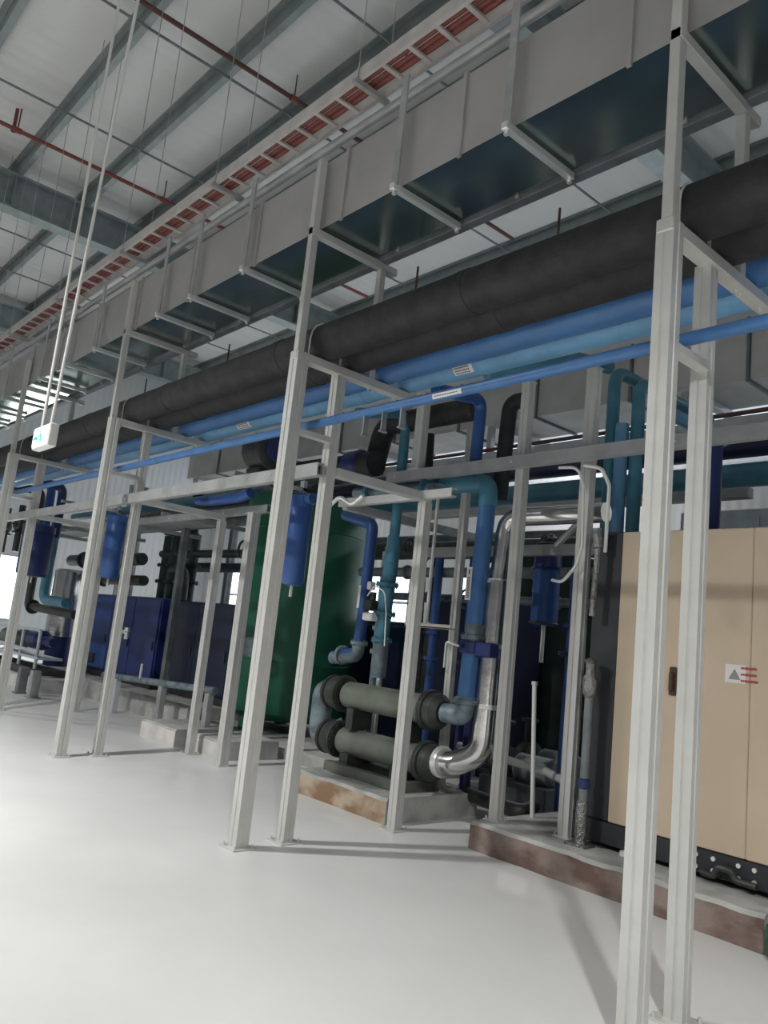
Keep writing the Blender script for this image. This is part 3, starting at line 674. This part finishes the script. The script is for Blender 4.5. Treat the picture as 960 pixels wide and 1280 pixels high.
# teal group behind the cabinet
for i, (x, zt, y0_, m_, w_) in enumerate([(-3.66, 3.93, 5.6, TEAL, 'leftmost, tallest'), (-3.53, 3.42, 5.55, LBLUE, 'light one, short'), (-3.42, 3.78, 5.6, TEAL, 'third from the left'), (-3.27, 3.55, 5.7, LBLUE, 'next to the nearest rack post')]):
    zb = 2.41 if x > -3.345 else .2
    pts = [(x, 6.8, zt), (x, y0_, zt), (x, y0_, zb)] if i != 1 else [(x, y0_, zt), (x, y0_, .2)]
    vpipe('water_pipe', pts, .055, m_, 'vertical teal-blue pipe above the cabinet, '+w_, .14, group='vertical pipes behind the cabinet')
vpipe('water_pipe', [(-3.95, 4.3, 3.56), (-3.7, 5.0, 3.86), (-3.66, 5.5, 3.93)], .06, TEAL, 'teal branch pipe leaving the long blue pipes toward the vertical pipes', .1)
vpipe('water_pipe', [(-2.75, 5.6, 3.2), (-2.75, 5.6, 2.41)], .05, VALVE, 'dark blue pipe seen between the two nearest rack posts', 0)

# ---------------------------------------------------------------- hanging blue filters on the left
def filt(x, y, z0, label, m=NAVYB, r=.11):
    t = thing('air_filter', label, 'filter', (x, y, z0), 'hanging blue filter cylinders')
    obj('bowl', M().lathe((x, y, z0), (0, 0, 1), [(0, .04), (.01, r*.8), (.05, r), (.72, r), (.74, r*.95)], 28), m, t)
    obj('head', M().lathe((x, y, z0+.74), (0, 0, 1), [(0, r*1.02), (.1, r*1.02), (.13, r*.7)], 28).cyl((x-.18, y, z0+.82), (x+.18, y, z0+.82), .05), m, t)
    obj('drain', M().cyl((x, y, z0-.1), (x, y, z0+.02), .015, n=8), BRIGHT, t)
    obj('hanger', M().box(x-.03, x+.03, y-.02, y+.02, z0+.85, z0+1.0).box(x-.03, x+.03, 3.43, y+.02, z0+.80+.1, z0+.93), STEEL2, t)
    return t
filt(-6.07, 4.2, 1.86, 'bright blue hanging filter cylinder between the posts of the middle rack frame', NAVYB, .11)
filt(-10.35, 4.2, 1.88, 'bright blue hanging filter cylinder between the posts of the third rack frame', NAVYB, .13)
filt(-13.5, 4.2, 1.88, 'dark blue hanging filter cylinder near the far left posts', VALVE, .25)
single('blue_hose', M().tube([(-8.5, 4.4, 2.86), (-8.2, 4.4, 2.84), (-7.55, 4.4, 2.84), (-7.35, 4.4, 2.88)], .055, .1, 14), MIDBL, 'blue lying hose with shiny ridge under the left channel beam', 'hose')

# ---------------------------------------------------------------- green tanks
def tank(x, y, z0, r, h, m, label, nm='storage_tank'):
    t = thing(nm, label, 'tank', (x, y, z0))
    obj('shell', M().lathe((x, y, z0+.15), (0, 0, 1), [(0, r*.75), (.1, r*.96), (.2, r), (h-.08, r), (h-.03, r*.97), (h, r*.85), (h+.06, .1)], 64), m, t)
    w = M()
    for z in (.9, h-.35): w.lathe((x, y, z0+z), (0, 0, 1), [(-.015, r*.995), (0, r*1.006), (.015, r*.995)], 64)
    loose('weld_band', w, m, t)
    for i in range(3):
        a = i*2.1+.5; cx, cy = x+r*.72*math.cos(a), y+r*.72*math.sin(a)
        obj('leg', M().box(cx-.06, cx+.06, cy-.06, cy+.06, z0, z0+.4), m, t)
    return t
t = tank(-8.98, 6.35, .14, .84, 2.98, GREEN, 'large dark green cylindrical tank behind the middle rack frame')
obj('nozzle', M().cyl((-8.6, 5.62, 1.2), (-8.4, 5.3, 1.2), .08).flange((-8.4, 5.3, 1.2), (.5, -.86, 0), .12, .02, 8), GREYP, t)
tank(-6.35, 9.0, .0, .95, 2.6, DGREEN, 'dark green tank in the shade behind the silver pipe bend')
t = thing('machine_cabinet', 'dark navy machine cabinet deep behind the blue riser', 'cabinet', (-7.2, 7.9, 0))
obj('body', M().box(-7.3, -6.05, 7.3, 8.0, .12, 2.1, .01), NAVYD, t); obj('base_frame', M().box(-7.3, -6.05, 7.28, 8.0, 0, .12), CHAR, t)
obj('door', M().box(-7.22, -6.7, 7.27, 7.3, .2, 2.0, .005), NAVYD, t); obj('door', M().box(-6.65, -6.13, 7.27, 7.3, .2, 2.0, .005), NAVYD, t)

t = thing('machine_cabinet', 'low dark navy machine casing seen behind the teal pipe and exchanger', 'cabinet', (-8.2, 7.7, 0))
obj('body', M().box(-8.95, -7.36, 7.33, 8.0, .12, 1.72, .01), NAVYD, t); obj('base_frame', M().box(-8.95, -7.36, 7.31, 8.0, 0, .12), CHAR, t)
obj('door', M().box(-8.9, -8.2, 7.30, 7.33, .2, 1.66, .005), NAVYD, t); obj('door', M().box(-8.14, -7.42, 7.30, 7.33, .2, 1.66, .005), NAVYD, t)
for y, z, r_, m_, w_ in ((6.9, 2.62, .11, DKFL, 'thick dark one'), (6.7, 2.32, .06, DSTEEL, 'thin grey one below it'), (7.1, 2.05, .05, GREYP, 'lowest, blue-grey')):
    vpipe('header_pipe', [(-8.1, y, z), (-4.3, y, z)], r_, m_, 'horizontal pipe deep behind the blue riser, '+w_, 0, [((x_, y, z), (1, 0, 0), r_*1.5) for x_ in (-7.2, -6.1, -5.2)])
for x, y, zt, r_, m_, w_ in ((-6.9, 6.9, 2.6, .07, BLACK, 'black one'), (-6.55, 6.6, 2.6, .05, NAVYB, 'deep blue one'), (-7.75, 6.8, 2.6, .05, PALE, 'pale one at left'), (-5.9, 6.5, 2.5, .06, VALVE, 'dark blue one at right')):
    vpipe('drop_pipe', [(x, y, zt), (x, y, .15)], r_, m_, 'vertical pipe deep behind the heat exchanger, '+w_, 0, [((x, y, 1.3), (0, 0, 1), r_*1.7), ((x, y, 1.6), (0, 0, 1), r_*1.7)])
t = thing('pipe_valve', 'dark blue valve cluster just left behind the thick blue riser', 'valve', (-4.95, 5.6, 1.6))
obj('valve_body', M().lathe((-4.98, 5.6, 1.75), (0, 0, 1), [(0, .11), (.03, .11), (.05, .07), (.12, .12), (.2, .12), (.27, .07), (.3, .11), (.33, .11)], 20).cyl((-4.98, 5.6, 0), (-4.98, 5.6, 2.6), .05), VALVE, t)
obj('hand_wheel', M().ring((-4.98, 5.42, 1.91), (0, 1, 0), .09, .012).cyl((-4.98, 5.42, 1.91), (-4.98, 5.6, 1.91), .012).cyl((-5.07, 5.42, 1.91), (-4.89, 5.42, 1.91), .008), VALVE, t)
t = thing('pipe_valve', 'small black hand wheel valve seen between exchanger post and conduits', 'valve', (-6.95, 6.7, 2.3))
obj('hand_wheel', M().ring((-7.0, 6.5, 2.62), (0, 1, 0), .08, .013).cyl((-7.0, 6.5, 2.62), (-7.0, 6.79, 2.62), .014).cyl((-7.08, 6.5, 2.62), (-6.92, 6.5, 2.62), .009).cyl((-7.0, 6.5, 2.54), (-7.0, 6.5, 2.70), .009), BLACK, t)
obj('bonnet', M().cyl((-7.0, 6.62, 2.62), (-7.0, 6.8, 2.62), .04), DKFL, t)

# ---------------------------------------------------------------- blue machines
def machine(x0, x1, y0, y1, z0, z1, m, label, splits, bright=None):
    t = thing('compressor_unit', label, 'machine', ((x0+x1)/2, (y0+y1)/2, z0))
    obj('body', M().box(x0, x1, y0+.03, y1, z0+.1, z1, .015), m, t)
    obj('base_frame', M().box(x0, x1, y0+.02, y1, z0, z0+.1, .005), CHAR, t)
    for i, (a, b) in enumerate(zip(splits[:-1], splits[1:])):
        d = obj('door', M().box(a+.01, b-.01, y0, y0+.03, z0+.14, z1-.04, .006), bright if (bright and i == 0) else m, t)
        obj('handle', M().box(b-.12, b-.06, y0-.02, y0, z0+.6, z0+.75, .005), CHAR, d)
    return t
t = machine(-15.0, -12.0, 5.8, 7.6, .3, 1.76, NAVY, 'long royal blue machine casing with low doors, left of the darker one', [-15.0, -13.9, -12.95, -12.0], MIDBL)
obj('opening', M().box(-14.75, -14.35, 5.775, 5.80, .5, .68, .005), CHAR, t)
machine(-11.9, -9.88, 5.9, 7.6, .3, 1.74, NAVYD, 'dark navy machine casing between the royal blue one and the green tank', [-11.9, -10.9, -9.88])
# manifold with valves above the royal blue machine
t = thing('pipe_manifold', 'dark green pipe manifold with small hand wheels on the royal blue machine', 'manifold', (-12.8, 6.5, 1.76))
obj('header', M().cyl((-13.9, 6.6, 2.62), (-9.95, 6.6, 2.58), .07), DGREEN, t)
obj('header', M().cyl((-13.9, 6.9, 2.45), (-9.95, 6.9, 2.4), .06), DGREEN, t)
for x in (-13.7, -13.35, -13.0, -12.65):
    b = M().cyl((x, 6.6, 1.76), (x, 6.6, 2.95), .09); b.flange((x, 6.6, 2.1), (0, 0, 1), .15, .025); b.flange((x, 6.6, 2.4), (0, 0, 1), .15, .025)
    obj('branch', b, DGREEN, t)
for x in (-13.35, -12.55):
    obj('hand_wheel', M().ring((x, 6.45, 3.0-.05), (0, 0, 1), .11, .018).cyl((x, 6.45, 2.7), (x, 6.45, 2.95), .014).cyl((x-.11, 6.45, 2.95), (x+.11, 6.45, 2.95), .01), DGREEN, t)
t = vpipe('black_pipe', [(-12.8, 6.3, 2.28), (-12.3, 6.3, 2.28), (-12.25, 6.3, 1.77)], .075, DKFL, 'black elbow pipe turning down onto the royal blue machine', .2)
vpipe('black_pipe', [(-13.2, 6.8, 3.9), (-13.2, 6.8, 2.9)], .1, BLACK, 'black vertical pipe above the manifold', 0)
t = thing('valve_assembly', 'dark valve cluster above the dark navy machine beside the green tank', 'valve', (-9.9, 6.3, 2.3))
obj('valve_body', M().lathe((-10.0, 6.2, 2.25), (0, 0, 1), [(0, .08), (.02, .14), (.1, .14), (.15, .08), (.5, .08), (.52, .14), (.6, .14)], 20).cyl((-10.0, 6.2, 1.75), (-10, 6.2, 2.25), .07), DGREEN, t)
obj('hand_wheel', M().ring((-10.0, 5.98, 2.55), (0, 1, 0), .12, .02).cyl((-10, 5.98, 2.55), (-10, 6.2, 2.55), .015), DGREEN, t)
t = thing('control_box', 'grey control box mounted above the dark navy machine', 'box', (-11.4, 6.9, 2.5))
obj('case', M().box(-11.35, -10.75, 6.95, 7.15, 2.55, 3.0, .01), DSTEEL, t); obj('door', M().box(-11.32, -10.78, 6.93, 6.95, 2.58, 2.97, .005), STEEL2, t); obj('bracket', M().box(-11.1, -11.0, 7.0, 7.1, 1.74, 2.55), DSTEEL, t)
# low guard rail and taps in front of machines
t = thing('guard_rail', 'low grey guard rail in front of the blue machines', 'rail', (-10.2, 5.0, 0))
obj('top_rail', M().cyl((-11.9, 5.0, .5), (-8.55, 5.0, .64), .045), GREYP, t)
for x in (-11.4, -9.95, -8.7): obj('post', M().box(x-.05, x+.05, 4.97, 5.05, 0 if x < -9.5 else .2, .5+(x+11.9)*.04-.03, .004), PALE if x < -11 else STEEL2, t)
t = vpipe('standpipe', [(-11.45, 4.95, .52), (-11.4, 4.95, 1.18), (-11.2, 4.95, 1.18)], .03, PALE, 'thin pale standpipe with tap in front of the royal blue machine', .05, cat='tap')
obj('tap', M().cyl((-11.2, 4.95, 1.18), (-11.2, 4.95, 1.08), .03).cyl((-11.2, 4.95, 1.19), (-11.2, 4.95, 1.25), .04), BRIGHT, t)
vpipe('standpipe', [(-10.6, 4.98, .55), (-10.6, 4.98, .78)], .02, PALE, 'short pale nipple on the low guard rail', 0, cat='tap')

# ---------------------------------------------------------------- far left pipework
vpipe('water_pipe', [(-15.3, 5.05, 3.0), (-15.35, 5.05, 1.55), (-14.1, 5.05, 1.52)], .09, TEAL, 'teal pipe bending right at the far left above the skid', .22)
t = vpipe('water_pipe', [(-16.6, 5.2, 2.2), (-16.6, 5.2, 1.4), (-14.0, 5.2, 1.33)], .08, DKFL, 'dark pipe running below the teal bend at the far left', .1, [((-16.3, 5.2, 1.39), (1, 0, 0), .14)])
t = thing('storage_tank', 'pale silver standing cylinder behind the far left posts', 'tank', (-14.75, 5.9, .22))
obj('shell', M().lathe((-16.1, 5.75, .85), (0, 0, 1), [(0, .24), (.02, .3), (1.3, .3), (1.35, .24)], 28), SILVER, t)
obj('base_frame', M().cyl((-16.1, 5.75, .29), (-16.1, 5.75, .85), .24), VALVE, t)
t = thing('pipe_skid', 'pale grey pipework skid with rails at the far left', 'skid', (-15.5, 5.1, .22))
obj('base_frame', M().box(-17.6, -14.2, 4.7, 4.78, .24, .34).box(-17.6, -14.2, 5.22, 5.3, .24, .34).box(-14.3, -14.2, 4.78, 5.22, .24, .34).box(-17.6, -17.5, 4.78, 5.22, .24, .34), DKFL, t)
obj('deck', M().box(-17.5, -14.3, 4.78, 5.22, .5, .54), PALE, t)
for x in (-17.3, -16.2, -15.3, -14.4):
    obj('post', M().cyl((x, 4.8, .34), (x, 4.8, 1.0), .03), PALE, t)
obj('rail', M().tube([(-17.5, 4.8, 1.0), (-14.4, 4.8, 1.0)], .03), PALE, t); obj('rail', M().cyl((-17.5, 4.8, .66), (-14.4, 4.8, .62), .03), PALE, t)
obj('pump_body', M().lathe((-15.6, 5.1, .8), (1, 0, 0), [(0, .1), (.05, .18), (.5, .18), (.55, .12)], 20).cyl((-15.05, 5.1, .8), (-14.5, 5.1, .8), .09), VALVE, t)
t = thing('storage_tank', 'grey lying tank on the far left skid', 'tank', (-16.6, 5.1, .55))
obj('shell', M().lathe((-17.2, 5.1, .76), (1, 0, 0), [(0, .1), (.06, .19), (1.0, .19), (1.06, .1)], 24), OLIVE, t)
for x, w_ in ((-13.0, 'right one'), (-13.6, 'left one')):
    single('short_post', M().box(x-.07, x+.07, 4.3, 4.44, 0, .42, .01).box(x-.1, x+.1, 4.27, 4.47, .0, .02), DSTEEL if x < -13.3 else STEEL2, 'short grey floor post beside the far left plinth, '+w_, 'post', 'short floor posts at far left')
for x, z0_, z1_, m_, w_ in ((-13.9, 2.6, 3.5, VALVE, 'dark blue, nearest the front'), (-15.0, 2.6, 3.5, DKFL, 'black'), (-14.5, 2.6, 3.6, MIDBL, 'mid blue')):
    vpipe('water_pipe', [(x, 4.1, z1_), (x, 4.6, z1_), (x, 4.6, z0_)], .075, m_, 'short drop pipe near the far left posts, '+w_, .15)

for y, z, r_, m_, w_ in ((6.4, 2.5, .12, DGREEN, 'upper thick dark one'), (6.5, 2.1, .1, DKFL, 'lower dark one')):
    vpipe('header_pipe', [(-18.0, y, z), (-14.3, y, z)], r_, m_, 'horizontal pipe at far left above the skid, '+w_, 0, [((x_, y, z), (1, 0, 0), r_*1.5) for x_ in (-17.2, -16.2, -15.2)])
for x, w_ in ((-16.9, 'left one'), (-16.0, 'middle one'), (-15.4, 'right one')):
    t = thing('pipe_valve', 'dark valve with hand wheel on the pipes above the far left channel beam, '+w_, 'valve', (x, 4.6, 3.0), 'valves above the far left beam')
    obj('valve_body', M().lathe((x, 4.6, 2.75), (0, 0, 1), [(0, .12), (.03, .12), (.05, .07), (.12, .12), (.2, .12), (.27, .07), (.3, .12), (.33, .12)], 20).cyl((x, 4.6, 2.4), (x, 4.6, 3.3), .06), DKFL, t)
    obj('hand_wheel', M().ring((x, 4.4, 2.92), (0, 1, 0), .12, .015).cyl((x, 4.4, 2.92), (x, 4.6, 2.92), .015).cyl((x-.12, 4.4, 2.92), (x+.12, 4.4, 2.92), .01), DKFL, t)
for x, y, h_, w_ in ((-16.4, 6.9, 4.2, 'farther one'), (-15.2, 6.6, 4.0, 'nearer one')):
    lone_post(x, y, .294, h_, 'dull grey back post at far left behind the skid, '+w_, .14, .14, group='far left back posts', m=STEEL2)

t = thing('cable_tray', 'grey cable tray running above the blue machines toward the green tank', 'cable tray', (-11, 5.45, 2.86))
obj('tray', M().prism([(5.2, 2.95), (5.2, 2.86), (5.75, 2.86), (5.75, 2.95), (5.74, 2.95), (5.74, 2.87), (5.21, 2.87), (5.21, 2.95)], 0, -16.5, -9.9), STEEL2, t)
bb = M()
for x in (-16, -14.1, -12, -10): bb.box(x, x+.05, 4.64, 6.3, 2.80, 2.858)
loose('bearer', bb, STEEL2, t)
t = thing('air_duct', 'small dark duct above the royal blue machine behind the channel beam', 'duct', (-12, 6.2, 3.45))
for x in (-15.9, -14.4, -12.9, -11.4):
    obj('duct_section', M().box(x, x+1.48, 6.45, 6.75, 3.14, 3.42), DSTEEL, t)
    obj('duct_flange', M().box(x-.02, x+.01, 6.42, 6.78, 3.11, 3.45), STEEL2, t)

# ---------------------------------------------------------------- rear band
t = thing('air_duct', 'second grey duct running far back behind the plant', 'duct', (-5, 8.4, 4.6))
RZ0, RZ1 = 4.58, 5.25
x = 2.0
while x > -16:
    obj('duct_section', M().box(x-1.38, x-.01, 8.0, 8.9, RZ0, RZ1), DUCTR, t)
    obj('duct_flange', M().box(x-.02, x+.01, 7.97, 8.93, RZ0-.03, RZ1+.03), DSTEEL, t); x -= 1.4
br = M(); x = 1.4
i = 0
while x > -16:
    tb = thing('duct_support', 'grey trapeze frame under the rear duct', 'support', (x, 8.4, 4.1), 'trapeze frames under the rear duct')
    obj('cross_bar', M().box(x-.05, x+.05, 7.8, 9.3, RZ0-.12, RZ0-.035, .004), PALE, tb)
    obj('leg', M().box(x-.04, x+.04, 7.78, 7.86, .3 if x < -9.8 else RZ0-.6, RZ0-.1), STEEL2, tb)
    x -= 2.8; i += 1
single('rear_beam', M().box(-17, 2, 7.7, 7.82, 3.80, 4.08, .005), PALE, 'broad pale beam running along far back below the rear duct', 'beam')
single('conduit_pipe', M().cyl((-17, 7.76, 4.13), (2, 7.76, 4.13), .025), BROWN, 'thin brown pipe lying on the broad pale rear beam', 'pipe')
t = vpipe('water_pipe', [(-17, 7.54, 3.73), (2, 7.54, 3.73)], .14, NAVYD, 'thick dark navy pipe running far back below the pale beam', 0)
t = vpipe('water_pipe', [(-17, 7.5, 3.40), (2, 7.5, 3.40)], .12, TEAL, 'teal pipe running far back below the dark navy one', 0)
single('rear_beam', M().box(-7.2, -2.9, 6.5, 6.6, 2.95, 3.04, .004), STEEL2, 'grey rail behind the silver pipe top bend', 'beam')
single('rear_beam', M().box(-6.0, -2.9, 5.75, 5.82, 2.36, 2.46, .004), STEEL2, 'grey rail behind the tall right posts below the silver pipe', 'beam')
single('diagonal_brace', M().tube([(-4.15, 5.6, 2.42), (-3.75, 5.6, 2.78)], .03, 0, 8), STEEL2, 'short diagonal brace under the silver pipe top run', 'brace')
t = thing('rear_cabinet', 'pale grey equipment cabinet far back above the beige cabinet top', 'cabinet', (-4.6, 9.5, 0))
obj('body', M().box(-5.0, -2.8, 9.3, 10.4, .1, 3.45, .01), PALE, t); obj('base_frame', M().box(-5.0, -2.8, 9.3, 10.4, 0, .1), CHAR, t)
obj('door', M().box(-4.95, -4.0, 9.27, 9.3, .2, 3.35, .005), PALE, t); obj('door', M().box(-3.95, -2.9, 9.27, 9.3, .2, 3.35, .005), PALE, t)
lone_post(-3.2, 7.9, 0, 3.8, 'dull post rising behind the beige cabinet under the pale rear beam', .12, .12, m=STEEL2)
# pumps on the floor between the right posts
for x, y, w_ in ((-5.0, 6.75, 'farther one'), (-4.82, 6.15, 'nearer one')):
    t = thing('water_pump', 'dark grey pump with motor on the floor behind the tall left post, '+w_, 'pump', (x, y, .0), 'floor pumps')
    z = .42
    obj('motor', M().lathe((x, y, z), (1, 0, 0), [(0, .08), (.03, .13), (.4, .13), (.43, .1)], 24), DSTEEL, t)
    obj('volute', M().lathe((x-.26, y, z), (1, 0, 0), [(0, .08), (.02, .16), (.16, .16), (.18, .07), (.26, .07)], 24), DKFL, t)
    obj('base_frame', M().box(x-.32, x+.45, y-.18, y+.18, .12 if y > 6.2 else 0, .3, .005), DSTEEL, t)
    obj('discharge', M().cyl((x-.18, y, z+.1), (x-.18, y, z+.38), .05).flange((x-.18, y, z+.38), (0, 0, 1), .09, .015, 6), DKFL, t)
vpipe('drain_pipe', [(-5.2, 5.72, .55), (-4.1, 5.6, .52), (-3.7, 5.4, .5)], .035, BRIGHT, 'thin bright pipe lying low between the two tall right posts', .05)
vpipe('black_pipe', [(-4.9, 5.55, .18), (-4.2, 5.45, .18), (-4.35, 5.8, .18)], .06, DKFL, 'dark pipe lying on the floor behind the exchanger elbow', .08)

# shelves of pipes filling the band above the machines
for i, (y, z, r, m_, x0_, x1_, w_) in enumerate([(5.6, 3.25, .07, TEAL, -16, -9.2, 'front teal one'), (6.1, 3.35, .09, DKFL, -16, -8.5, 'dark one'), (6.9, 3.7, .08, GREYP, -16, -8.5, 'grey upper one'), (7.8, 2.9, .1, DSTEEL, -10, -5.0, 'grey one behind the green tank')]):
    vpipe('header_pipe', [(x0_, y, z), (x1_, y, z)], r, m_, 'horizontal pipe above the blue machines, '+w_, 0)

# ---------------------------------------------------------------- lights
def area(name, loc, sx, sy, power, col=(1, 1, 1), rot=(0, 0, 0)):
    l = D.lights.new(name, 'AREA'); l.shape = 'RECTANGLE'; l.size = sx; l.size_y = sy; l.energy = power; l.color = col
    o = D.objects.new(name, l); o.location = loc; o.rotation_euler = rot; COL.objects.link(o); return o
def bay(x, y, z, p, col=(1., .99, .97), sz=.3, spread=150):
    l = D.lights.new('high_bay_and_fill_lamp', 'AREA'); l.shape = 'DISK'; l.size = sz; l.energy = p; l.color = col; l.spread = math.radians(spread)
    o = D.objects.new('high_bay_and_fill_lamp', l); o.location = (x, y, z); COL.objects.link(o)
bay(-7.05, -1.3, 5.4, 330, spread=146); bay(2.3, -1.3, 5.4, 380, spread=146)
bay(-16.4, -1.3, 5.4, 220, spread=146)
for x in (-18, -9, 0): bay(x, 11.3, 6.3, 80)  # fill lamps added to light the area behind the plant, no fixtures seen
area('window_daylight', (-8, YB-.15, 5.6), 30, .7, 150, (.85, .93, 1), (math.radians(90), 0, 0))
area('end_window_daylight', (XE+.15, 6.8, 1.85), 1.7, .9, 60, (.9, 1, .95), (math.radians(90), 0, math.radians(-90)))
w = D.worlds.new('World'); SC.world = w; w.use_nodes = True
bg = w.node_tree.nodes['Background']; bg.inputs[0].default_value = (.82, .86, .9, 1); bg.inputs[1].default_value = .10

# ---------------------------------------------------------------- camera
cam = D.cameras.new('Camera'); co = D.objects.new('Camera', cam); COL.objects.link(co)
right, down, fwd = V(.66224928, .74214251, .10320069), V(-.05271176, .18353616, -.98159867), V(-.74742716, .64462312, .16066633)
mw = Matrix((( right.x, -down.x, -fwd.x, 0), (right.y, -down.y, -fwd.y, 0), (right.z, -down.z, -fwd.z, 1.45), (0, 0, 0, 1)))
co.matrix_world = mw
cam.sensor_fit = 'HORIZONTAL'; cam.sensor_width = 36; cam.lens = 981.709/960*36; cam.clip_end = 200
SC.camera = co
vs = SC.view_settings; vs.view_transform = 'Standard'; vs.look = 'None'; vs.gamma = 1; vs.exposure = .45; vs.use_curve_mapping = False
